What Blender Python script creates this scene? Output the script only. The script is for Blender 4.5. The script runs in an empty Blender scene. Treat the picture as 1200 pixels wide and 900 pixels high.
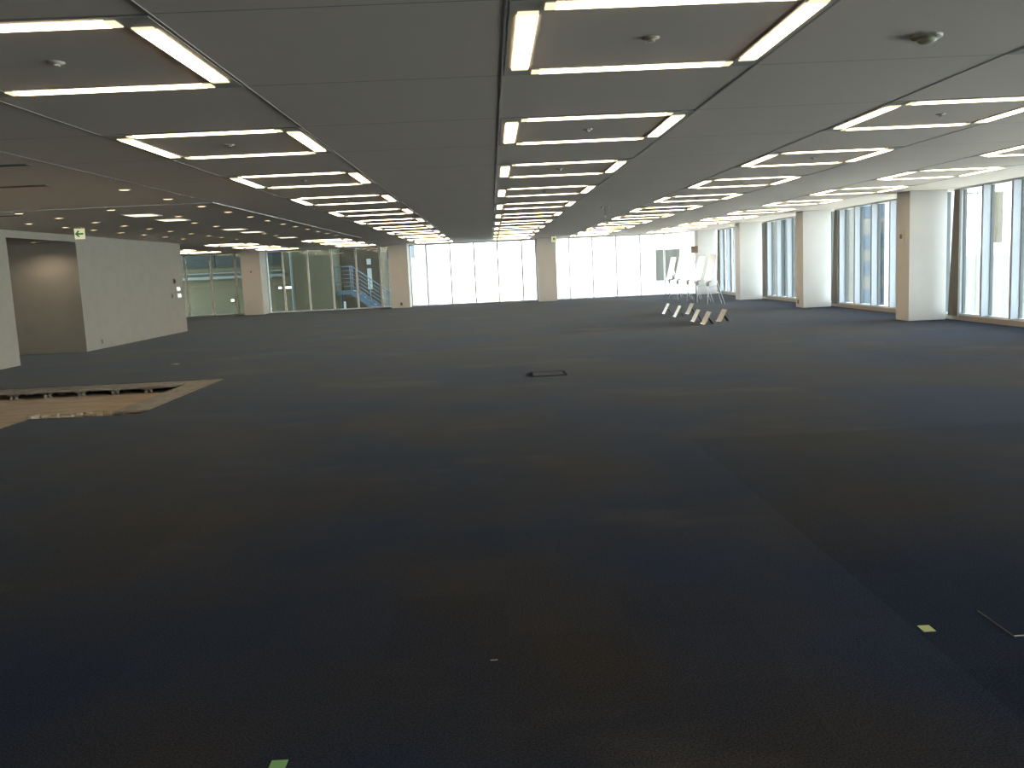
import bpy, bmesh, math, random
from mathutils import Matrix, Vector
random.seed(7)
S = bpy.context.scene
COL = S.collection

# ------------------------------------------------------------------ camera
F, PITCH, YAW, ROLL = 1043.9, 0.1297, 0.0178, -0.046
cy, sy, cp, sp = math.cos(YAW), math.sin(YAW), math.cos(PITCH), math.sin(PITCH)
fwd = Vector((sy * cp, cy * cp, -sp)); rgt = Vector((cy, -sy, 0)); up = rgt.cross(fwd)
r2 = rgt * math.cos(ROLL) + up * math.sin(ROLL)
u2 = -rgt * math.sin(ROLL) + up * math.cos(ROLL)
cam_d = bpy.data.cameras.new('camera'); cam = bpy.data.objects.new('camera', cam_d); COL.objects.link(cam)
cam.matrix_world = Matrix(((r2.x, u2.x, -fwd.x, 0), (r2.y, u2.y, -fwd.y, 0), (r2.z, u2.z, -fwd.z, 1.5), (0, 0, 0, 1)))
cam_d.sensor_width = 36; cam_d.lens = F / 1200 * 36; cam_d.clip_end = 500
S.camera = cam
# ------------------------------------------------------------------ world, exposure
SKY = 10.0
TUBE = 10.5
W = bpy.data.worlds.new('sky'); S.world = W; W.use_nodes = True
nt = W.node_tree; nt.nodes.clear()
o = nt.nodes.new('ShaderNodeOutputWorld'); b = nt.nodes.new('ShaderNodeBackground')
tc = nt.nodes.new('ShaderNodeTexCoord'); sx = nt.nodes.new('ShaderNodeSeparateXYZ'); cr = nt.nodes.new('ShaderNodeValToRGB')
nt.links.new(tc.outputs['Generated'], sx.inputs[0]); nt.links.new(sx.outputs['Z'], cr.inputs[0])
cr.color_ramp.elements[0].position = 0.0; cr.color_ramp.elements[0].color = (.93, .97, 1.0, 1)
cr.color_ramp.elements[1].position = 0.8; cr.color_ramp.elements[1].color = (.55, .75, 1.0, 1)
nt.links.new(cr.outputs[0], b.inputs[0]); b.inputs[1].default_value = SKY
nt.links.new(b.outputs[0], o.inputs[0])
sun_d = bpy.data.lights.new('sun', 'SUN'); sun_d.energy = 14; sun_d.angle = .009; sun_d.color = (1, .95, .88)
sun = bpy.data.objects.new('sun', sun_d); COL.objects.link(sun)
sun.rotation_euler = Vector((.10, .64, -.76)).to_track_quat('-Z', 'Y').to_euler()
S.view_settings.view_transform = 'Standard'; S.view_settings.look = 'None'
S.view_settings.gamma = 1; S.view_settings.use_curve_mapping = False
S.view_settings.exposure = 0.38
S.cycles.max_bounces = 8; S.cycles.diffuse_bounces = 5; S.cycles.transparent_max_bounces = 12
S.cycles.use_denoising = True
S.cycles.sample_clamp_indirect = 6.0

# ------------------------------------------------------------------ materials
def mat(name, col, rough=.6, metal=0.0, spec=.3):
    m = bpy.data.materials.new(name); m.use_nodes = True
    p = m.node_tree.nodes['Principled BSDF']
    p.inputs['Base Color'].default_value = (*col, 1); p.inputs['Roughness'].default_value = rough
    p.inputs['Metallic'].default_value = metal; p.inputs['Specular IOR Level'].default_value = spec
    return m
def noisy(name, c1, c2, scale, rough=.7, spec=.2, stretch=(1, 1, 1), bump=0.0, detail=4):
    m = mat(name, c1, rough, 0, spec); t = m.node_tree; p = t.nodes['Principled BSDF']
    tc = t.nodes.new('ShaderNodeTexCoord'); mp = t.nodes.new('ShaderNodeMapping'); n = t.nodes.new('ShaderNodeTexNoise'); r = t.nodes.new('ShaderNodeValToRGB')
    mp.inputs['Scale'].default_value = stretch
    n.inputs['Scale'].default_value = scale; n.inputs['Detail'].default_value = detail
    r.color_ramp.elements[0].color = (*c1, 1); r.color_ramp.elements[1].color = (*c2, 1)
    r.color_ramp.elements[0].position = .35; r.color_ramp.elements[1].position = .65
    t.links.new(tc.outputs['Object'], mp.inputs[0]); t.links.new(mp.outputs[0], n.inputs[0]); t.links.new(n.outputs[0], r.inputs[0]); t.links.new(r.outputs[0], p.inputs['Base Color'])
    if bump:
        bn = t.nodes.new('ShaderNodeBump'); bn.inputs['Strength'].default_value = bump; bn.inputs['Distance'].default_value = .01
        t.links.new(n.outputs[0], bn.inputs['Height']); t.links.new(bn.outputs[0], p.inputs['Normal'])
    return m
def emit(name, col, s):
    m = bpy.data.materials.new(name); m.use_nodes = True; t = m.node_tree; t.nodes.clear()
    o = t.nodes.new('ShaderNodeOutputMaterial'); e = t.nodes.new('ShaderNodeEmission')
    e.inputs[0].default_value = (*col, 1); e.inputs[1].default_value = s; t.links.new(e.outputs[0], o.inputs[0])
    return m
def glass_mat(name, tint, refl=.5):
    m = bpy.data.materials.new(name); m.use_nodes = True; t = m.node_tree; t.nodes.clear()
    o = t.nodes.new('ShaderNodeOutputMaterial'); tr = t.nodes.new('ShaderNodeBsdfTransparent'); g = t.nodes.new('ShaderNodeBsdfGlossy')
    fr = t.nodes.new('ShaderNodeFresnel'); mu = t.nodes.new('ShaderNodeMath'); mu.operation = 'MULTIPLY'; mx = t.nodes.new('ShaderNodeMixShader')
    tr.inputs[0].default_value = (*tint, 1); g.inputs['Roughness'].default_value = .01; fr.inputs[0].default_value = 1.5; mu.inputs[1].default_value = refl
    t.links.new(fr.outputs[0], mu.inputs[0]); t.links.new(mu.outputs[0], mx.inputs[0]); t.links.new(tr.outputs[0], mx.inputs[1]); t.links.new(g.outputs[0], mx.inputs[2]); t.links.new(mx.outputs[0], o.inputs[0])
    return m

def node(t, kind, **kw):
    n = t.nodes.new(kind)
    for k, v in kw.items(): setattr(n, k, v)
    return n
def math_(t, op, a, b=None):
    n = node(t, 'ShaderNodeMath', operation=op)
    for i, x in enumerate((a, b)):
        if x is None: continue
        if isinstance(x, (int, float)): n.inputs[i].default_value = x
        else: t.links.new(x, n.inputs[i])
    return n.outputs[0]
def mixc(t, fac, a, b):
    n = node(t, 'ShaderNodeMix', data_type='RGBA')
    for sck, x in ((n.inputs[0], fac), (n.inputs[6], a), (n.inputs[7], b)):
        if isinstance(x, (int, float)): sck.default_value = x
        elif isinstance(x, tuple): sck.default_value = (*x, 1)
        else: t.links.new(x, sck)
    return n.outputs[2]

def carpet_mat():
    m = mat('carpet', (.02, .024, .035), .62, 0, 0.0); t = m.node_tree; p = t.nodes['Principled BSDF']
    p.inputs['Sheen Weight'].default_value = .115; p.inputs['Sheen Roughness'].default_value = .2; p.inputs['Sheen Tint'].default_value = (1, .95, .87, 1)
    tc = node(t, 'ShaderNodeTexCoord'); sx = node(t, 'ShaderNodeSeparateXYZ'); t.links.new(tc.outputs['Object'], sx.inputs[0])
    X, Y = sx.outputs['X'], sx.outputs['Y']
    def noise(scale, det=3, st=(1, 1, 1), rough=.5):
        mp = node(t, 'ShaderNodeMapping'); mp.inputs['Scale'].default_value = st; n = node(t, 'ShaderNodeTexNoise')
        n.inputs['Scale'].default_value = scale; n.inputs['Detail'].default_value = det; n.inputs['Roughness'].default_value = rough
        t.links.new(tc.outputs['Object'], mp.inputs[0]); t.links.new(mp.outputs[0], n.inputs[0]); return n.outputs[0]
    def ramp(x, a, b):
        n = node(t, 'ShaderNodeMapRange'); n.inputs[1].default_value = a; n.inputs[2].default_value = b; t.links.new(x, n.inputs[0]); return n.outputs[0]
    base = mixc(t, ramp(noise(.55, 4, (1, .8, 1)), .38, .62), (.0150, .0225, .0410), (.0265, .0260, .0275))       # navy pile, browned where walked on
    pale_mask = ramp(noise(.35, 5, (1, 1.6, 1), .6), .56, .74)
    base = mixc(t, math_(t, 'MULTIPLY', pale_mask, .6), base, (.058, .054, .047))                                      # paler patches
    # the floor beyond a former partition is newer and darker, with a straight edge
    zone = math_(t, 'MULTIPLY', math_(t, 'GREATER_THAN', X, 1.62), math_(t, 'LESS_THAN', Y, 7.35))
    base = mixc(t, math_(t, 'MULTIPLY', zone, .24), base, (.004, .005, .008))
    # half metre carpet tiles: each one a shade off its neighbour
    fx = math_(t, 'FLOOR', math_(t, 'MULTIPLY', X, 2)); fy = math_(t, 'FLOOR', math_(t, 'MULTIPLY', Y, 2))
    cb = node(t, 'ShaderNodeCombineXYZ'); t.links.new(fx, cb.inputs[0]); t.links.new(fy, cb.inputs[1])
    wn = node(t, 'ShaderNodeTexWhiteNoise', noise_dimensions='2D'); t.links.new(cb.outputs[0], wn.inputs['Vector'])
    fine = noise(130, 3, (1, 1, 1), .7)
    k = math_(t, 'ADD', math_(t, 'MULTIPLY', ramp(wn.outputs[0], 0, 1), .12), math_(t, 'MULTIPLY', ramp(fine, .32, .68), 1.1))
    k = math_(t, 'ADD', k, .42)
    hs = node(t, 'ShaderNodeMix', data_type='RGBA', blend_type='MULTIPLY'); hs.inputs[0].default_value = 1
    t.links.new(base, hs.inputs[6]); cv = node(t, 'ShaderNodeCombineXYZ')
    for i in range(3): t.links.new(k, cv.inputs[i])
    t.links.new(cv.outputs[0], hs.inputs[7]); t.links.new(hs.outputs[2], p.inputs['Base Color'])
    bn = node(t, 'ShaderNodeBump'); bn.inputs['Strength'].default_value = .35; bn.inputs['Distance'].default_value = .004
    t.links.new(fine, bn.inputs['Height']); t.links.new(bn.outputs[0], p.inputs['Normal'])
    return m

def ceiling_mat():
    m = mat('ceiling_board', (.62, .60, .56), .85, 0, .15); t = m.node_tree; p = t.nodes['Principled BSDF']
    tc = node(t, 'ShaderNodeTexCoord'); sx = node(t, 'ShaderNodeSeparateXYZ'); t.links.new(tc.outputs['Object'], sx.inputs[0])
    X, Y = sx.outputs['X'], sx.outputs['Y']
    def line(v, off, per, w):
        f = math_(t, 'FRACT', math_(t, 'DIVIDE', math_(t, 'SUBTRACT', v, off), per))
        d = math_(t, 'ABSOLUTE', math_(t, 'SUBTRACT', f, .5))
        return math_(t, 'GREATER_THAN', d, .5 - w / per / 2)
    ly = line(Y, 5.806, 1.6, .012)
    lx = line(X, .13, 1.6, .004)
    grid = math_(t, 'MULTIPLY', math_(t, 'MAXIMUM', lx, ly), math_(t, 'GREATER_THAN', X, -4.2))
    n = node(t, 'ShaderNodeTexNoise'); n.inputs['Scale'].default_value = 90; n.inputs['Detail'].default_value = 2
    t.links.new(tc.outputs['Object'], n.inputs[0])
    c = mixc(t, n.outputs[0], (.86, .76, .655), (.80, .705, .61))
    t.links.new(mixc(t, math_(t, 'MULTIPLY', grid, .55), c, (.16, .15, .135)), p.inputs['Base Color'])
    return m

M = {}
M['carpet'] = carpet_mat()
M['ceiling'] = ceiling_mat()
M['wall'] = noisy('painted_plaster', (.40, .365, .305), (.42, .385, .325), 3, .75, .15)
M['column'] = noisy('painted_column', (.64, .625, .59), (.67, .655, .62), 2, .7, .2)
M['alu'] = mat('pale_aluminium', (.74, .76, .78), .5, 0, .3)
M['fin'] = mat('pale_blue_fin', (.40, .43, .46), .55, 0, .25)
M['alu_far'] = mat('white_aluminium', (.88, .90, .90), .5, 0, .3)
M['alu_dark'] = mat('grey_gasket', (.10, .11, .11), .5, 0, .3)
M['post'] = mat('bronze_post', (.16, .14, .11), .5, .2, .3)
M['sill'] = mat('beige_sill', (.42, .38, .33), .5, .1, .3)
M['trim'] = mat('white_ceiling_trim', (.72, .71, .68), .35, .1, .5)
M['rail'] = mat('ceiling_rail', (.40, .38, .35), .4, .1, .5)
M['housing'] = mat('light_housing', (.55, .52, .46), .5, .1, .3)
M['tube'] = emit('fluorescent_diffuser', (1.0, .76, .48), TUBE)
M['tube_end'] = emit('fluorescent_diffuser_end', (1.0, .86, .56), 1.0)
M['panel_light'] = emit('square_panel_diffuser', (1.0, .86, .62), 1.6)
M['down'] = emit('downlight_lens', (1.0, .74, .42), 2.6)
M['downrim'] = mat('downlight_rim', (.45, .38, .30), .4, .3)
M['glass'] = glass_mat('window_glass', (.93, .97, .96), .6)
M['glass_left'] = glass_mat('tinted_window_glass', (.78, .86, .82), 1.0)
M['slab'] = noisy('bare_screed', (.52, .43, .33), (.64, .55, .44), 2.2, .9, .1, (1, 2.5, 1), .2)
M['panelgrey'] = noisy('raised_floor_board', (.30, .28, .25), (.42, .40, .36), 9, .9, .1)
M['chip'] = noisy('screed_chip', (.50, .46, .38), (.62, .58, .50), 20, .9, .1)
M['white'] = mat('white_plastic', (.80, .80, .78), .4, 0, .4)
M['grey'] = mat('grey_plastic', (.30, .29, .27), .5)
M['dark'] = mat('dark_plastic', (.04, .04, .04), .5)
M['red'] = mat('red_lamp_cover', (.13, .045, .04), .5)
M['chrome'] = mat('polished_metal', (.85, .85, .84), .22, 1.0)
M['steel'] = mat('brushed_steel', (.42, .38, .34), .35, .8)
M['board'] = mat('white_board', (.92, .92, .91), .3, 0, .4)
M['sign_face'] = emit('lit_sign_face', (.80, .78, .48), .62)
M['sign_green'] = emit('lit_sign_green', (.06, .22, .05), .5)
M['greentape'] = mat('pale_green_tape', (.30, .36, .17), .8)
M['greentape2'] = mat('green_tape', (.13, .30, .13), .7)
M['whitetape'] = mat('white_tape', (.36, .36, .37), .8)
M['brown'] = mat('brown_card', (.28, .21, .15), .7)

# ------------------------------------------------------------------ mesh helpers
class MB:
    def __init__(s): s.bm = bmesh.new()
    def box(s, x0, x1, y0, y1, z0, z1, mi=0):
        v = [s.bm.verts.new(c) for c in ((x0,y0,z0),(x1,y0,z0),(x1,y1,z0),(x0,y1,z0),(x0,y0,z1),(x1,y0,z1),(x1,y1,z1),(x0,y1,z1))]
        for f in ((0,3,2,1),(4,5,6,7),(0,1,5,4),(1,2,6,5),(2,3,7,6),(3,0,4,7)):
            fc = s.bm.faces.new([v[i] for i in f]); fc.material_index = mi
        return s
    def bar(s, a, b, w, d, mi=0, upv=(0, 0, 1)):
        a, b = Vector(a), Vector(b); t = (b - a).normalized(); u = Vector(upv)
        if abs(t.dot(u)) > .95: u = Vector((0, 1, 0))
        sd = t.cross(u).normalized(); u = sd.cross(t)
        q = [s.bm.verts.new(p + sd * (i * w / 2) + u * (j * d / 2)) for p in (a, b) for i, j in ((-1,-1),(1,-1),(1,1),(-1,1))]
        for f in ((0,1,2,3),(7,6,5,4),(0,4,5,1),(1,5,6,2),(2,6,7,3),(3,7,4,0)):
            fc = s.bm.faces.new([q[i] for i in f]); fc.material_index = mi
        return s
    def tube(s, a, b, r, n=10, mi=0, r2=None):
        a, b = Vector(a), Vector(b); t = (b - a).normalized(); u = Vector((0, 0, 1)) if abs(t.z) < .9 else Vector((1, 0, 0))
        sd = t.cross(u).normalized(); u = sd.cross(t); r2 = r if r2 is None else r2
        A = [s.bm.verts.new(a + (sd * math.cos(2*math.pi*i/n) + u * math.sin(2*math.pi*i/n)) * r) for i in range(n)]
        B = [s.bm.verts.new(b + (sd * math.cos(2*math.pi*i/n) + u * math.sin(2*math.pi*i/n)) * r2) for i in range(n)]
        for i in range(n):
            fc = s.bm.faces.new((A[i], A[(i+1)%n], B[(i+1)%n], B[i])); fc.material_index = mi; fc.smooth = True
        s.bm.faces.new(A[::-1]).material_index = mi; s.bm.faces.new(B).material_index = mi
        return s
    def lathe(s, prof, n=20, mi=0, c=(0, 0, 0)):
        rings = []
        for r, z in prof:
            rings.append([s.bm.verts.new((c[0] + r*math.cos(2*math.pi*i/n), c[1] + r*math.sin(2*math.pi*i/n), c[2] + z)) for i in range(n)] if r > 1e-5 else [s.bm.verts.new((c[0], c[1], c[2] + z))])
        for a, b in zip(rings, rings[1:]):
            for i in range(n):
                j = (i + 1) % n
                vs = [a[i], a[j], b[j], b[i]] if len(a) > 1 and len(b) > 1 else ([a[i], a[j], b[0]] if len(a) > 1 else [a[0], b[j], b[i]])
                f = s.bm.faces.new(vs); f.smooth = True; f.material_index = mi
        return s
    def prism(s, pts, a, b, axis='y', mi=0):
        def mk(p, h): return {'y': (p[0], h, p[1]), 'x': (h, p[0], p[1]), 'z': (p[0], p[1], h)}[axis]
        A = [s.bm.verts.new(mk(p, a)) for p in pts]; B = [s.bm.verts.new(mk(p, b)) for p in pts]; n = len(pts)
        s.bm.faces.new(A).material_index = mi; s.bm.faces.new(B[::-1]).material_index = mi
        for i in range(n): s.bm.faces.new((A[i], B[i], B[(i+1)%n], A[(i+1)%n])).material_index = mi
        return s
    def build(s, name, mats, parent=None, bevel=0):
        bmesh.ops.recalc_face_normals(s.bm, faces=s.bm.faces)
        me = bpy.data.meshes.new(name); s.bm.to_mesh(me); s.bm.free()
        for m in (mats if isinstance(mats, (list, tuple)) else [mats]): me.materials.append(m)
        ob = bpy.data.objects.new(name, me); COL.objects.link(ob)
        if parent: ob.parent = parent
        if bevel:
            md = ob.modifiers.new('edge', 'BEVEL'); md.width = bevel; md.segments = 2; md.limit_method = 'ANGLE'
        return ob
def tag(o, label, cat, group=None, kind=None):
    o['label'] = label; o['category'] = cat
    if group: o['group'] = group
    if kind: o['kind'] = kind
    return o
def thing(name, label, cat, loc=(0, 0, 0), group=None, rz=0, kind=None):
    o = bpy.data.objects.new(name, None); COL.objects.link(o); o.location = loc; o.rotation_euler = (0, 0, rz); o.empty_display_size = .1
    return tag(o, label, cat, group, kind)
def dup(root, loc, label, group=None, rz=None):
    r = root.copy(); COL.objects.link(r); r.location = loc; r['label'] = label
    if rz is not None: r.rotation_euler = (0, 0, rz)
    if group: r['group'] = group
    for ch in list(root.children):
        c = ch.copy(); COL.objects.link(c); c.parent = r
        for g in list(ch.children):
            d = g.copy(); COL.objects.link(d); d.parent = c
    return r
ORD = ['first', 'second', 'third', 'fourth', 'fifth', 'sixth', 'seventh', 'eighth', 'ninth', 'tenth', 'eleventh', 'twelfth', 'thirteenth']

# ------------------------------------------------------------------ room shell
H = 2.7
XR, YF, XL, YB = 9.7, 39.6, -9.55, -8.0
XLL = -17.0
# floor: a raised floor with an L-shaped opening
xs = [XLL, XL, -5.48, -4.2, XR + .25]; ys = [YB, 8.2, 10.42, 13.8, YF + .25]
m = MB()
for i in range(4):
    for j in range(4):
        pit = (j == 1 and i == 1) or (j == 2 and i in (1, 2))
        if not pit: m.box(xs[i], xs[i+1], ys[j], ys[j+1], -.109, 0)
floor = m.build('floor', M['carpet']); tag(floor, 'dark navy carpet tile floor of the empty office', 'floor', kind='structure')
m = MB().box(XLL, XR + .25, YB, YF + .25, -.6, -.11)
tag(m.build('floor_slab', M['slab']), 'bare brown screed exposed in the opening of the carpet floor', 'floor', kind='structure')
m = MB().box(XLL, XR + .3, YB, YF + .3, H, H + .4)
ceil = m.build('ceiling', M['ceiling']); tag(ceil, 'flat grey panelled office ceiling', 'ceiling', kind='structure')
# left wall with the recess
m = MB()
m.box(XLL, XL, YB, 18.08, -.05, H).box(XLL, -12, 18.08, 21.06, 0, H).box(XLL, XL, 21.06, 28.05, 0, H).box(-12, XL, 18.08, 21.06, 2.55, H)
tag(m.build('wall_left', M['wall']), 'off-white wall along the left with a tall recess', 'wall', kind='structure')
tag(MB().box(XLL - .2, XLL, 28.05, YF, 0, H).build('wall_far_left', M['wall']), 'off-white wall closing the far left bay', 'wall', kind='structure')

# ceiling trims: edges of the lobby ceiling and the strips of lights
k = 1
def trim(x0, x1, y0, y1, label, mt='trim', h=.004):
    global k
    tag(MB().box(x0, x1, y0, y1, H - h, H).build('trim_%d' % k, M[mt]), label, 'ceiling trim', kind='structure'); k += 1
trim(-4.215, -4.185, 13.95, 29.8, 'pale trim line edging the lobby ceiling, running away from the camera', h=.012)
trim(XL, -4.215, 13.95, 13.98, 'pale trim line edging the lobby ceiling, running across the room', h=.012)
trim(-4.207, -4.193, YB, 13.95, 'dark ceiling joint leading to the lobby ceiling corner', 'grey', .004)
X0, P, Y0 = .93, 3.2, 8.206
nm = {-1: 'left', 0: 'centre', 1: 'right', 2: 'window-side'}
for j in (-1, 0, 1, 2):
    for s_ in (-1, 1):
        x = X0 + j * P + s_ * .80
        trim(x - .006, x + .006, YB, YF - .05, 'thin ceiling rail along the %s edge of the %s row of lights' % ('left' if s_ < 0 else 'right', nm[j]), 'rail')

# ------------------------------------------------------------------ columns
def column(x0, x1, y0, y1, label, sides=()):
    m = MB().box(x0, x1, y0, y1, 0, H)
    c = m.build('column', M['column'], bevel=.006); tag(c, label, 'column', kind='structure'); return c
RC = [(18.65, 'white square column nearest the camera, against the right windows'), (25.05, 'second white column from the camera along the right windows'),
      (31.45, 'third white column from the camera along the right windows'), (37.85, 'white column in the far right corner behind the display boards')]
for y, l in RC: column(8.77, 9.56, y, y + .6, l)
column(8.77, 9.56, 12.25, 12.85, 'white column along the right windows, beside the camera')
FC = [(-10.62, -9.80, 'beige column at the far left between the tinted windows'), (-4.33, -3.53, 'beige column between the tinted windows and the bright windows'), (2.03, 2.83, 'beige column in the middle of the bright far windows')]
for a, b_, l in FC: column(a, b_, 38.5, 39.3, l)

# ------------------------------------------------------------------ windows
wn = 1
def far_window(x0, x1, mull, label, glass, bright):
    global wn
    w = thing('window_%d' % wn, label, 'window', ((x0 + x1) / 2, YF, 0), kind='structure'); wn += 1
    ox, oy = w.location.x, w.location.y
    m = MB()
    m.box(x0 - ox, x1 - ox, -.08, .10, 0, .05).box(x0 - ox, x1 - ox, -.06, .10, H - .05, H)
    m.box(x0 - ox, x0 - ox + .05, -.08, .10, .05, H - .05).box(x1 - ox - .05, x1 - ox, -.08, .10, .05, H - .05)
    m.build('window_frame', M['alu'], w)
    for x in mull:
        MB().box(x - ox - .035, x - ox + .035, -.06, .02, .05, H - .05).box(x - ox - .02, x - ox + .02, .02, .06, .05, H - .05, 1).build('mullion', [M['alu_far'], M['alu_dark']], w)
    MB().box(x0 - ox + .05, x1 - ox - .05, .03, .036, .05, H - .05).build('glass', M[glass], w)
    return w
far_window(XLL, -10.62, [-16.5, -15.45, -14.4, -13.32, -12.24, -11.16], 'tinted floor-to-ceiling window at the far left, beyond the off-white wall', 'glass_left', 0)
far_window(-9.80, -4.33, [-9.08, -8.0, -6.95, -5.89, -4.84], 'tinted floor-to-ceiling window looking onto the outside stairs', 'glass_left', 0)
far_window(-3.53, 2.03, [-2.8, -1.75, -.7, .33, 1.4], 'bright far window left of the middle column', 'glass', 1)
far_window(2.83, 8.9, [3.48, 4.51, 5.56, 6.62, 7.69, 8.74], 'bright far window right of the middle column', 'glass', 1)
tag(MB().box(XLL, XR + .3, YB - .2, YB, 0, H).build('wall_back', M['wall']), 'off-white wall behind the camera', 'wall', kind='structure')
# wall stubs beside the far columns
for x0, x1 in ((-10.62, -9.80), (-4.33, -3.53), (2.03, 2.83)):
    m = MB().box(x0, x1, 39.3, YF + .1, 0, H); o_ = m.build('wall_far', M['column']); tag(o_, 'narrow wall piece joining a far column to the window line', 'wall', kind='structure')
def right_window(y0, y1, label, first_m=.91, st=1.04):
    """y0, y1: middles of the columns at the near and far end; the glass runs on behind the columns"""
    global wn
    w = thing('window_%d' % wn, label, 'window', (XR, (y0 + y1) / 2, 0), kind='structure'); wn += 1
    oy = w.location.y; a, b_ = y0 - oy, y1 - oy
    m = MB().box(-.02, .10, a, b_, .10, .14).box(-.04, .10, a, b_, H - .04, H)
    m.build('window_frame', M['alu'], w)
    MB().box(-.02, .06, b_ - .06, b_, .14, H - .04).box(-.02, .06, a, a + .06, .14, H - .04).build('gasket', M['alu_dark'], w)
    MB().box(-.05, .10, a, b_, 0, .10).build('sill', M['sill'], w)
    # bronze brace leaning inside the glass, close to the column at the far end
    MB().prism([(b_ - .50, .10), (b_ - .90, .10), (b_ - .90, H - .04), (b_ - .69, H - .04)], -.20, -.16, 'x').build('brace', M['post'], w)
    y = b_ - first_m
    while y > a + .12:
        MB().box(-.15, 0, y - .03, y + .04, .14, H - .04).box(0, .06, y - .045, y + .045, .14, H - .04, 1).build('mullion', [M['fin'], M['alu_dark']], w)
        y -= st
    MB().box(.05, .056, a + .06, b_ - .06, .14, H - .04).build('glass', M['glass'], w)
    return w
right_window(31.75, 38.15, 'window strip in the right wall behind the display boards')
right_window(25.35, 31.75, 'window strip in the right wall between the second and third columns')
right_window(18.95, 25.35, 'window strip in the right wall between the first and second columns')
right_window(12.55, 18.95, 'window strip in the right wall nearest the camera', .66, 1.0)
right_window(YB, 12.55, 'window strip in the right wall beside the camera, outside the view')

# ------------------------------------------------------------------ ceiling lights
def make_light(label, group):
    t = thing('ceiling_light', label, 'ceiling light', (0, 0, H), group)
    m = MB(); z0, z1 = -.006, 0
    for sg in (-1, 1):
        a, b_ = sorted((sg * .625, sg * .785))
        m.box(a, b_, -.785, .785, z0, z1); m.box(-.625, .625, a, b_, z0, z1)
    m.build('housing', M['housing'], t)
    # dark shadow gap round the outside
    m = MB()
    for sg in (-1, 1):
        a, b_ = sorted((sg * .785, sg * .797)); m.box(a, b_, -.797, .797, -.003, 0); m.box(-.785, .785, a, b_, -.003, 0)
    m.build('edge_gap', M['grey'], t)
    for ax in (0, 1):
        for sg in (-1, 1):
            a, b_ = sorted((sg * .645, sg * .745)); m = MB(); L, e = .62, .05; q0, q1 = -.012, -.006
            for s0, s1, mi in ((-L, -L + e, 1), (-L + e, L - e, 0), (L - e, L, 1)):
                if ax == 0: m.box(a, b_, s0, s1, q0, q1, mi)
                else: m.box(s0, s1, a, b_, q0, q1, mi)
            m.build('diffuser', [M['tube'], M['tube_end']], t)
    return t
proto = None
def sprinkler_mesh():
    m = MB(); m.lathe([(.045, 0), (.045, -.005), (.02, -.010), (.012, -.016), (.02, -.018), (.02, -.021), (0, -.021)], 14); return m
spr = None
rows = {-1: ('left row', range(1, 12)), 0: ('centre row', range(1, 12)), 1: ('row right of the centre', range(1, 12)), 2: ('row along the right windows', range(3, 12))}
for j, (nmr, rg) in rows.items():
    for n_, i in enumerate(rg):
        loc = (X0 + j * P, Y0 + (i - 2) * P, H)
        lab = 'square four-tube ceiling light, %s from the camera in the %s' % (ORD[n_], nmr)
        g = 'square ceiling lights over the open floor'
        if proto is None: proto = make_light(lab, g); proto.location = loc
        else: dup(proto, loc, lab, g)
        if i <= 6 and j < 2:
            sl = 'small sprinkler head inside the %s light of the %s' % (ORD[n_], nmr)
            if spr is None:
                spr = sprinkler_mesh().build('sprinkler', mat('sprinkler_plastic', (.52, .48, .42), .8, 0, .1)); so = spr
            else:
                so = spr.copy(); COL.objects.link(so)
            so.location = loc; tag(so, sl, 'sprinkler', 'sprinkler heads in the light squares')
for j, nmr in ((-2, 'right row beyond the lobby'), (-3, 'middle row beyond the lobby'), (-4, 'leftmost row beyond the lobby')):
    for n_, i in enumerate(range(9, 12)):
        if j == -4 and i == 9: continue
        dup(proto, (X0 + j * P, Y0 + (i - 2) * P, H), 'square four-tube ceiling light, %s from the camera in the %s' % (ORD[n_ - (j == -4)], nmr), 'square ceiling lights beyond the lobby')
for j in (-1, 0, 1):
    dup(proto, (X0 + j * P, Y0 - 2 * P, H), 'square ceiling light overhead just outside the view, in the %s' % rows[j][0], 'square ceiling lights overhead')

# lobby downlights and square panels
def make_down():
    t = thing('downlight', '', 'downlight', (0, 0, H), 'downlights in the lobby ceiling')
    MB().lathe([(.085, 0), (.085, -.006), (.066, -.008), (.066, -.003)], 20).build('rim', M['downrim'], t)
    MB().lathe([(.066, -.005), (.03, -.008), (0, -.009)], 20).build('lens', M['down'], t)
    return t
dl = make_down(); first = True
drows = [(-4.57, [11.58, 13.1, 14.6, 16.05, 17.5, 18.85, 20.25, 21.5, 22.9, 24.3, 25.6, 27.1], 'along the right edge of the lobby ceiling'),
         (-5.98, [14.54, 18.54, 19.98, 24.17, 25.47], 'in line with the square lobby panels'),
         (-7.37, [14.42, 15.73, 17.15, 18.48, 19.82, 21.1, 22.55, 23.95, 25.1, 26.58], 'in the middle of the lobby ceiling'),
         (-8.4, [16.75, 18.15, 19.41, 20.81, 22.2, 23.6, 25.0], 'along the off-white left wall')]
for x, yy, nmr in drows:
    for n_, y in enumerate(yy):
        lab = 'warm round downlight, %s from the camera, %s' % (ORD[n_], nmr)
        if first: dl.location = (x, y, H); dl['label'] = lab; first = False
        else: dup(dl, (x, y, H), lab)
o_ = dup(dl, (-10.15, 20.35, 2.55), 'small round downlight in the recess of the left wall', 'downlight in the wall recess')
sl = bpy.data.lights.new('downlight_beam', 'SPOT'); sl.energy = 28; sl.color = (1, .82, .62); sl.spot_size = 2.7; sl.spot_blend = .6; sl.shadow_soft_size = .06
slo = bpy.data.objects.new('downlight_beam', sl); COL.objects.link(slo); slo.parent = o_; slo.location = (0, 0, -.02)
o_ = dup(dl, (-5.62, 16.57, H), 'small warm downlight beside the nearest square lobby panel')
pl = thing('ceiling_light', '', 'ceiling light', (0, 0, H), 'square light panels in the lobby ceiling')
m = MB()
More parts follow.
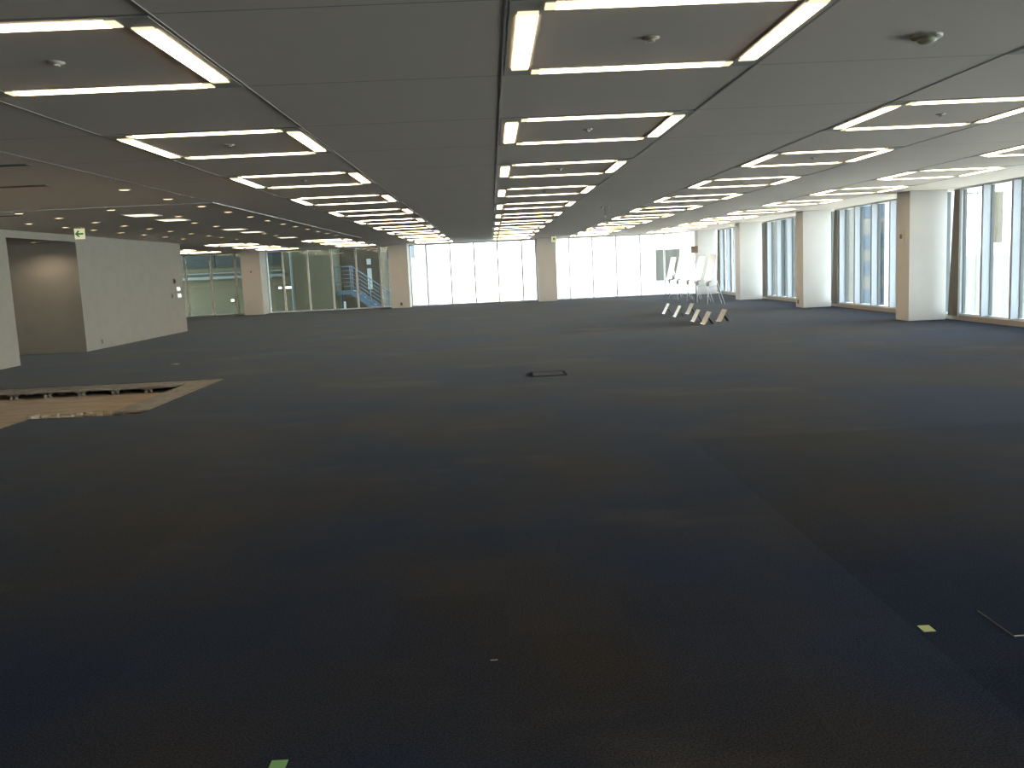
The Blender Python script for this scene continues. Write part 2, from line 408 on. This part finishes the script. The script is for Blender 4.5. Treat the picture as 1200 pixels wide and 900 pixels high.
for sg in (-1, 1):
    a, b_ = sorted((sg * .22, sg * .25)); m.box(a, b_, -.30, .30, -.012, 0); m.box(-.22, .22, *sorted((sg * .27, sg * .30)), -.012, 0)
m.build('frame', M['trim'], pl); MB().box(-.22, .22, -.27, .27, -.008, 0).build('diffuser', M['panel_light'], pl)
for n_, y in enumerate((15.85, 17.35, 21.45, 23.0, 27.0)):
    lab = 'flat square light panel, %s from the camera in the lobby ceiling' % ORD[n_]
    if n_ == 0: pl.location = (-6.0, y, H); pl['label'] = lab
    else: dup(pl, (-6.0, y, H), lab)

# ceiling devices
t = thing('smoke_detector', 'round greenish smoke detector on the ceiling near the top right', 'smoke detector', (2.54, 5.22, H))
MB().lathe([(.085, 0), (.085, -.010), (.078, -.016), (.05, -.02)], 24).build('base', mat('aged_plastic', (.42, .44, .34), .5), t)
MB().lathe([(.05, -.018), (.052, -.03), (.035, -.042), (0, -.044)], 24).build('sensor_head', mat('greenish_plastic', (.35, .36, .27), .5), t)
t = thing('ceiling_sensor', 'pendant sensor with twin round heads hanging in the ceiling strip right of the centre lights', 'sensor', (2.5, 19.3, H))
for sx_ in (-.06, .06): MB().lathe([(.035, 0), (.035, -.02), (.02, -.03), (0, -.03)], 14, c=(sx_, 0, 0)).build('round_head', M['white'], t)
MB().tube((0, 0, 0), (0, 0, -.2), .008, 8).build('stem', M['grey'], t)
MB().lathe([(0, -.19), (.022, -.195), (.026, -.21), (.018, -.226), (0, -.23)], 12).build('tip', M['white'], t)
for (x, y, w_, l_) in ((-5.45, 10.72, .35, 'dark ceiling air slot at the left edge, above the lobby trim'), (-7.72, 14.8, .22, 'short dark ceiling air slot above the left wall'), (-4.62, 8.9, .22, 'short dark ceiling air slot near the left ceiling joint')):
    t = thing('air_vent', l_, 'air vent', (x, y, H), 'ceiling air slots')
    MB().box(-w_, w_, -.06, .06, -.006, 0).build('frame', M['grey'], t); MB().box(-w_ + .02, w_ - .02, -.035, .035, -.009, -.004).build('slot', M['dark'], t)

# exit signs
def arrow(m, s, y):
    m.prism([(-.62*s, 0), (-.18*s, .46*s), (.08*s, .42*s), (-.18*s, .12*s), (.55*s, .12*s), (.55*s, -.12*s), (-.18*s, -.12*s), (.08*s, -.42*s), (-.18*s, -.42*s)], y - .002, y, 'y')
    return m
t = thing('exit_sign', 'small square exit sign with a green left arrow, hanging by the left wall', 'exit sign', (-8.27, 18.45, H))
MB().box(-.10, .10, 0, .03, -.23, -.02).build('sign_box', M['sign_face'], t)
m = MB(); arrow(m, .145, -.001); a_ = m.build('arrow', M['sign_green'], t); a_.location.z = -.125
MB().box(-.04, .04, .005, .025, -.02, 0).build('bracket', M['grey'], t)
t = thing('exit_sign', 'small square exit sign hanging in front of the middle far column', 'exit sign', (2.62, 36.5, H))
MB().box(-.11, .11, 0, .03, -.25, -.02).build('sign_box', M['sign_face'], t)
m = MB().prism([(-.035, -.16), (.035, -.16), (.045, -.10), (0, -.075), (-.045, -.10)], -.003, -.001, 'y'); m.build('emblem', M['sign_green'], t)
MB().box(-.04, .04, .005, .025, -.02, 0).build('bracket', M['grey'], t)

# ------------------------------------------------------------------ wall plates
def plate_x(name, y, z, w, h, label, cat, x=XL, sgn=1, kind='switch'):
    t = thing(name, label, cat, (x, y, z)); d = .012 * sgn
    MB().box(*sorted((0, d)), -w/2, w/2, -h/2, h/2).build('plate', M['white'] if kind != 'dark' else M['grey'], t, .002)
    if kind == 'switch':
        for k_ in (-1, 1): MB().box(*sorted((d, d * 1.6)), k_*w/4 - w*.17, k_*w/4 + w*.17, -h*.3, h*.3).build('rocker', M['chrome'], t)
    else:
        MB().box(*sorted((d, d * 1.2)), -w*.22, w*.22, -h*.32, h*.32).build('socket', M['dark'], t)
    return t
plate_x('light_switch', 27.55, 1.32, .30, .14, 'upper shiny light switch plate near the far end of the left wall', 'light switch')
plate_x('light_switch', 27.58, 1.12, .30, .14, 'lower shiny light switch plate near the far end of the left wall', 'light switch')
plate_x('wall_outlet', 27.0, 1.12, .13, .14, 'grey wall plate left of the shiny switches', 'wall outlet', kind='dark')
plate_x('wall_outlet', 21.9, .17, .09, .13, 'low grey wall outlet near the floor beside the recess', 'wall outlet', kind='dark')
t = thing('alarm_lamp', 'dark red round alarm lamp above the light switches on the left wall', 'alarm lamp', (XL, 27.26, 1.56))
m = MB().lathe([(0, .05), (.05, .04), (.07, .012), (.085, 0)], 16); l_ = m.build('lens', M['red'], t); l_.rotation_euler = (0, math.pi/2, 0)
m = MB().lathe([(.10, 0), (.10, .01), (.085, .012)], 16); l_ = m.build('ring', M['grey'], t); l_.rotation_euler = (0, math.pi/2, 0)
def keybox(x, y, z, label, facing):
    t = thing('wall_panel', label, 'wall panel', (x, y, z), 'small square wall panels on columns')
    if facing == 'x':
        MB().box(-.008, 0, -.15, .15, -.13, .13).build('plate', M['column'], t); MB().box(-.03, -.008, -.035, .035, -.045, .045).build('knob', M['grey'], t, .008)
    else:
        MB().box(-.15, .15, -.008, 0, -.13, .13).build('plate', M['column'], t); MB().box(-.035, .035, -.03, -.008, -.045, .045).build('knob', M['grey'], t, .008)
keybox(8.77, 19.02, 1.78, 'square panel with a dark knob on the column nearest the camera', 'x')
keybox(-10.2, 38.5, 1.83, 'square panel with a dark knob on the far left column', 'y')
t = thing('wall_outlet', 'low outlet at the foot of the second column along the right windows', 'wall outlet', (8.77, 25.45, .16))
MB().box(-.012, 0, -.05, .05, -.07, .07).build('plate', M['grey'], t); MB().box(-.015, -.012, -.025, .025, -.04, .04).build('socket', M['dark'], t)
t = thing('wall_outlet', 'low outlet at the foot of the column beside the bright windows', 'wall outlet', (-3.9, 38.5, .17))
MB().box(-.05, .05, -.012, 0, -.07, .07).build('plate', M['grey'], t); MB().box(-.025, .025, -.015, -.012, -.04, .04).build('socket', M['dark'], t)

# ------------------------------------------------------------------ floor opening
def floor_board(x0, x1, y0, y1, label, first=[None]):
    t = thing('raised_floor_board', label, 'floor board', ((x0+x1)/2, (y0+y1)/2, -.11), 'bare raised floor boards')
    hx, hy = (x1-x0)/2 - .003, (y1-y0)/2 - .003
    MB().box(-hx, hx, -hy, hy, .074, .106).build('board', M['panelgrey'], t, .003)
    for sx_ in (-1, 1):
        for sy_ in (-1, 1):
            cx, cyy = sx_*(hx - .03), sy_*(hy - .03)
            MB().lathe([(.04, 0), (.03, .01), (.026, .045), (.05, .06), (.075, .074)], 8, c=(cx, cyy, 0)).build('foot', M['panelgrey'], t)
    return t
for n_ in range(10):
    xa = -4.2 - .5 * n_
    floor_board(xa - .5, xa, 13.3, 13.8, 'bare grey raised floor board, %s from the right in the back row of the floor opening' % ORD[n_])
for n_ in range(5):
    ya = 13.3 - .5 * n_
    floor_board(-4.65, -4.2, ya - .5, ya, 'bare grey raised floor board, %s from the back along the right side of the floor opening' % ORD[n_])
for n_ in range(14):
    x = random.choice([random.uniform(-5.4, -4.75), random.uniform(-5.4, -4.7), random.uniform(-6.8, -5.5)]); y = (10.55 if x > -5.48 else 9.6) + random.uniform(0, .35) + (0 if x > -5.48 else .9)
    pts = [(random.uniform(.5, 1) * .09 * math.cos(a_), random.uniform(.5, 1) * .06 * math.sin(a_)) for a_ in [i_ * math.pi / 4 for i_ in range(8)]]
    c = MB().prism(pts, 0, .022 + random.random() * .02, 'z').build('screed_fragment', M['chip']); c.location = (-5.4 + n_ * .085 + (0 if n_ < 8 else -1.2), 11.2 + .09 * (n_ % 3) , -.11)
    tag(c, 'pale chip of screed lying at the near edge of the floor opening', 'rubble', 'chips of screed in the floor opening')

# ------------------------------------------------------------------ things on the floor
t = thing('floor_outlet_cover', 'square carpeted floor outlet cover in the middle of the carpet', 'floor cover', (.74, 12.38, 0))
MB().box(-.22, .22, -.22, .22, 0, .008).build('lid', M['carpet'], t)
m = MB()
for sg in (-1, 1):
    a, b_ = sorted((sg*.22, sg*.24)); m.box(a, b_, -.24, .24, 0, .011); m.box(-.22, .22, a, b_, 0, .011)
m.build('frame', mat('dark_cover_frame', (.022, .022, .022), .9, 0, 0), t)
t = MB().box(-.024, .024, -.03, .03, 0, .0015).build('tape_square', M['greentape']); t.location = (1.665, 3.355, 0); tag(t, 'pale green tape square on the carpet at the lower right', 'tape')
t = MB().box(-.026, .026, -.05, .03, 0, .0015).build('tape_square', M['greentape2']); t.location = (-.735, 2.61, 0); tag(t, 'green tape square on the carpet at the bottom edge', 'tape')
t = MB().box(0, .12, -.004, .004, 0, .0015).build('tape_strip', M['whitetape']); t.location = (1.955, 3.245, 0); tag(t, 'thin white tape strip on the carpet right of the pale green square', 'tape')
t = MB().box(-.014, .014, -.0025, .0025, 0, .001).build('tape_strip', M['whitetape']); t.location = (-.06, 3.28, 0); tag(t, 'tiny white scrap on the carpet in the middle foreground', 'tape')
t = MB().lathe([(.09, 0), (.09, .006), (.06, .012), (0, .012)], 16).build('floor_box', M['grey']); t.location = (-5.97, 16.67, 0); tag(t, 'small round grey floor cap beyond the floor opening', 'floor cap')
t = thing('floor_tile_seam', 'raised edge of a carpet tile right of the pale green square', 'carpet seam', (1.95, 0, 0))
MB().box(-.0015, .0015, 3.23, 3.50, 0, .003).build('edge', mat('worn_tile_edge', (.10, .10, .105), .9, 0, 0), t)

# metal sign stands: a leaning plate and a strut, facing the left
def make_stand():
    t = thing('sign_stand', '', 'sign stand', (0, 0, 0), 'small metal sign stands on the carpet')
    a, h, w_ = .15, .29, .19
    m = MB(); n = Vector((-h, 0, a)).normalized() * .004
    def pl_(u, s): return Vector((a * s, u, h * s))
    m.bar((0, 0, .004), (a, 0, h), .38, .008, upv=(-h, 0, a)); m.build('plate', M['steel'], t, .002)
    m = MB().bar((-.008, 0, .012), (.006, 0, .004), .38, .02, upv=(0, 0, 1)); m.build('lip', M['chrome'], t)
    m = MB()
    m.bar((a * .66, 0, h * .66), (a * .66 + .13, 0, .004), .24, .008)
    m.build('strut', M['steel'], t)
    m = MB()
    for s_ in (.38, .72):
        c = Vector((a * s_, 0, h * s_)); nn = Vector((-h, 0, a)).normalized()
        m.tube(c + nn * .003, c + nn * .0055, .035, 14)
    m.build('hole_cover', M['grey'], t)
    return t
st = make_stand()
SP = [(4.85, 25.3, 'metal sign stand farthest left, in front of the display boards'), (4.85, 23.75, 'metal sign stand second from the left'), (5.40, 24.7, 'grey metal sign stand standing behind, third from the left'),
      (4.84, 21.55, 'metal sign stand fourth from the left'), (4.84, 20.5, 'metal sign stand nearest the camera'), (5.36, 21.1, 'grey metal sign stand farthest right, nearest the windows')]
for n_, (x, y, l_) in enumerate(SP):
    rz = random.uniform(-.06, .06) + (.10 if n_ in (2, 5) else 0)
    if n_ == 0: st.location = (x, y, 0); st['label'] = l_; st.rotation_euler.z = rz
    else: dup(st, (x, y, 0), l_, rz=rz)

# display boards on stands
def make_board():
    t = thing('display_board', '', 'display board', (0, 0, 0), 'white display boards on stands')
    MB().bar((.02, 0, .78), (.22, 0, 1.62), 1.02, .02, upv=(-.84, 0, .2)).build('board', M['board'], t, .004)
    MB().box(-.05, .05, -.35, .35, .74, .775).build('ledge', M['steel'], t)
    for u in (-.02,):
        MB().tube((0, u, 0), (.03, u, .80), .014, 8).build('leg', M['white'], t)
    for u in (-.12, .12):
        MB().tube((.53, u * 1.6, 0), (.15, u, 1.2), .012, 8).build('leg', M['white'], t)
    MB().bar((.03, 0, .55), (.32, 0, .62), .02, .015).build('brace', M['steel'], t)
    MB().box(-.02, .06, -.05, .05, .60, .76).build('clamp', M['grey'], t)
    return t
bd = make_board()
BP = [(29.35, 'nearest and rightmost white display board on its stand'), (30.85, 'second white display board from the right'), (32.4, 'middle white display board of the five'), (34.1, 'fourth white display board from the right'), (35.7, 'leftmost white display board, against the grey window outside')]
for n_, (y, l_) in enumerate(BP):
    if n_ == 0: bd.location = (7.09, y, 0); bd['label'] = l_
    else:
        c = dup(bd, (7.09, y, 0), l_)
        if n_ == 2: c.location.z = 0
t = thing('poster_card', 'brown card rising behind the top of the middle display board', 'card', (7.42, 32.5, 0))
MB().box(-.12, .12, -.01, .01, 1.72, 1.98).build('card', M['brown'], t); MB().tube((0, .03, 0), (0, .03, 1.85), .012, 8).build('pole', M['steel'], t)

# ------------------------------------------------------------------ outside
tag(MB().box(-70, 80, -60, 140, -12.2, -12).build('ground', noisy('street_paving', (.52, .48, .41), (.58, .53, .46), .4, .9)), 'grey street far below the windows', 'ground', kind='structure')
# unseen storeys of this building; the upper mass is added to block sky light
tag(MB().box(XLL, XR + .3, YB, YF + .3, H + .42, 20).box(XLL, XR + .3, YB, YF + .3, -12, -.62).build('storeys_sky_blocker', mat('own_facade', (.35, .35, .34), .7)), 'unseen storeys above and below the office, the upper mass added to block sky light', 'building', kind='structure')
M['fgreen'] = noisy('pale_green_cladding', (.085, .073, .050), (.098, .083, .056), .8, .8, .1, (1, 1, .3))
M['fdark'] = mat('dark_glazing', (.03, .032, .03), .6, 0, .1)
M['fledge'] = mat('blue_grey_ledge', (.11, .118, .122), .6)
M['folive'] = noisy('olive_render', (.085, .060, .043), (.11, .08, .06), 1, .9, .1)
M['fwhite'] = mat('white_render', (.88, .87, .83), .8, 0, .1)
M['fblue'] = mat('blue_steel_paint', (.11, .135, .185), .6, .0, .2)
M['frail'] = mat('blue_steel_rail', (.15, .17, .21), .6, .0, .2)
M['fbeige'] = mat('beige_render', (.125, .118, .10), .8)
M['annex'] = mat('annex_render', (.34, .33, .30), .8)
M['fwin'] = mat('bluish_window', (.055, .075, .10), .6, 0, .1)
M['fgrey'] = noisy('grey_window_blind', (.035, .035, .03), (.065, .065, .058), 3, .7, .1, (4, 1, .02))
# green building with ledge and upper windows
t = thing('building', 'pale green clad building close behind the tinted windows', 'building', (-13, 46, -12))
def O(x0, x1, y0, y1, z0, z1): return (x0 + 13, x1 + 13, y0 - 46, y1 - 46, z0 + 12, z1 + 12)
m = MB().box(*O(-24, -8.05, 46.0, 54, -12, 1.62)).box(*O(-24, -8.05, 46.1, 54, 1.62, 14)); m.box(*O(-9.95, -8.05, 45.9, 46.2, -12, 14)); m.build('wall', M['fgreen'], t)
MB().box(*O(-24, -10.55, 45.8, 46.1, 1.60, 1.74)).build('ledge', M['fledge'], t)
for x0, x1 in ((-15.6, -14.0), (-13.9, -12.4), (-11.9, -11.45), (-11.3, -10.6)): MB().box(*O(x0, x1, 46.05, 46.12, 2.18, 3.4)).build('upper_window', M['fdark'], t)
MB().box(*O(-24, -10.55, 45.95, 46.0, 1.88, 1.93)).build('handrail', M['fledge'], t)
MB().tube(O(-10.08, 0, 45.7, 0, -12, 0)[0:5:2], (2.92, -.3, 26), .06, 8).build('drain_pipe', M['fledge'], t)
m = MB()
for z in (-.6, 1.15): m.box(*O(-24, -8.05, 45.99, 46.0, z, z + .02))
m.build('panel_joint', M['folive'], t)
# recessed olive building with slot windows
t = thing('building', 'dark olive building behind the outside steel stairs', 'building', (-6.6, 48.5, -12))
MB().box(-1.4, .72, 0, 3.2, 0, 28).build('wall', M['folive'], t)
k_ = 48.5 / 46
for z0, z1 in ((1.99, 2.28), (.75, 1.80)): MB().box((-6.30*k_ + 6.6), (-6.08*k_ + 6.6), -.02, .01, 12 + 1.5 + (z0-1.5)*k_, 12 + 1.5 + (z1-1.5)*k_).build('slot_window', emit('lit_slot_window' , (.85, .92, 1), .62), t)
MB().box(-1.45, -1.30, -.05, 0, 11.2, 12.1).build('white_post', M['fwhite'], t)
# white annex beyond
t = thing('building', 'small white annex with a blue glass top right of the stairs', 'building', (-5.2, 52, -12))
m = MB().box(-1.3, .55, 0, 4, 0, 14.35); m.build('wall', M['annex'], t); MB().box(-1.3, .55, -.02, 4, 14.35, 20).build('glass_top', M['fwin'], t)
for x in (-.85, -.35, .15): MB().box(x, x + .15, -.04, 0, 12.6, 14.3).build('strip_window', M['fledge'], t)
# steel stairs
t = thing('steel_staircase', 'blue grey outside steel staircase with railings', 'staircase', (-7.55, 46.4, -12))
def Q(x, y, z): return (x + 7.7, y - 45.2, z + 12)
m = MB().box(-.42, .42, -.1, 1.2, 12.52, 12.70); m.build('landing', M['fblue'], t)
for dy in (0.0, 1.0):
    MB().bar((.42, dy - .05, 12.58), (2.9, dy - .05, 10.72), .05, .28).build('stringer', M['fblue'], t)
for n_ in range(9):
    x = .55 + n_ * .26; MB().box(x - .12, x + .14, 0, .95, 12.5 - n_*.195, 12.53 - n_*.195).build('tread', M['fblue'], t)
rl = MB()
for q in range(6):
    z = 12.92 + q * .2; rl.tube((-.42, -.08, z + .02), (.42, -.08, z + .02), .018 if q < 5 else .03, 6)
    rl.tube((.42, -.08, z + .02), (2.9, -.08, z - 1.84), .018 if q < 5 else .03, 6)
rl.build('handrail', M['frail'], t)
for x, z in ((-.40, 12.6), (.32, 12.6), (.42, 12.6), (1.3, 11.95), (2.1, 11.35)): MB().tube((x, -.08, z), (x, -.08, z + 1.36), .03, 6).build('baluster', M['frail'], t)
MB().box(-.38, -.30, 1.0, 1.08, 0, 12.55).build('pillar', M['fblue'], t)
# glowing boxes on the green wall standing in for lamp reflections in the glass
def lamp(x, z, w_, label):  # a rimmed glowing box, drawn in place of a reflection
    t = thing('reflection_box', label, 'lamp reflection', (x, 45.9, z), 'glowing boxes imitating lamp reflections')
    MB().box(-w_ - .03, w_ + .03, 0, .1, -.07, .07).build('bracket', M['fledge'], t); MB().box(-w_, w_, -.08, 0, -.055, .055).build('lens', emit('reflection_box_glow', (1, .95, .82), 3.5), t)
lamp(-13.2, .50, .07, 'small glowing box imitating a lamp reflection, low on the green wall left of the far column')
lamp(-10.75, 1.02, .07, 'small glowing box imitating a lamp reflection, on the green wall right of the far column')
lamp(-10.32, 1.02, .17, 'long glowing box imitating a lamp reflection, beside the drain pipe on the green wall')

def window_block(label, x0, x1, y0, y1, z1, matname, wins, wm):
    t = thing('building', label, 'building', ((x0+x1)/2, y0, -12)); hx = (x1-x0)/2
    MB().box(-hx, hx, 0, y1 - y0, 0, z1 + 12).build('wall', M[matname], t)
    for a, b_, c, d in wins: MB().box(a - (x0+x1)/2, b_ - (x0+x1)/2, -.03, .02, c + 12, d + 12).build('window', M[wm], t)
    return t
window_block('bright white building filling the far windows', -4.6, 16.5, 60, 72, 12, 'fwhite', [(11.05, 12.7, .18, 2.25), (11.05, 12.7, 3.3, 3.7)], 'fgrey')
window_block('grey building beyond the far right corner', 16.9, 20.6, 57, 66, 9, 'fbeige', [(17, 17.6, z, z + 1.6) for z in (-3.5, 0, 3.2)] + [(18.6, 19.4, z, z + 1.6) for z in (-3.5, 0, 3.2)], 'fwin')
window_block('beige apartment building seen between the first two right columns', 18.5, 22.6, 46, 56, 10, 'fbeige', [(a_, a_ + 1.0, z, z + .75) for a_ in (18.75, 20.0, 21.3) for z in (-1.2, .25, 1.6, 3.2)], 'fwin')
M['fpale'] = noisy('pale_green_glazing', (.16, .18, .155), (.24, .27, .24), 1.5, .7, .1, (3, 1, .2))
t = window_block('bright white building with green glazing at the right edge', 19.9, 34, 38, 45, 4.15, 'fwhite', [(a_, a_ + .5, 1.62, 3.72) for a_ in (21.36, 23.6, 25.8)], 'fgreen')
MB().box(-7.05, 7.05, -.04, .01, 15.73, 15.77).build('parapet_line', M['fgreen'], t)
MB().box(-7.05, 7.05, -.03, .01, 9.0, 13.12).build('lower_glazing', M['fpale'], t)
for a_ in (-6.2, -4.1, -2.0, .1): MB().box(a_, a_ + .05, -.05, .01, 9.0, 15.73).build('mullion', M['fpale'], t)
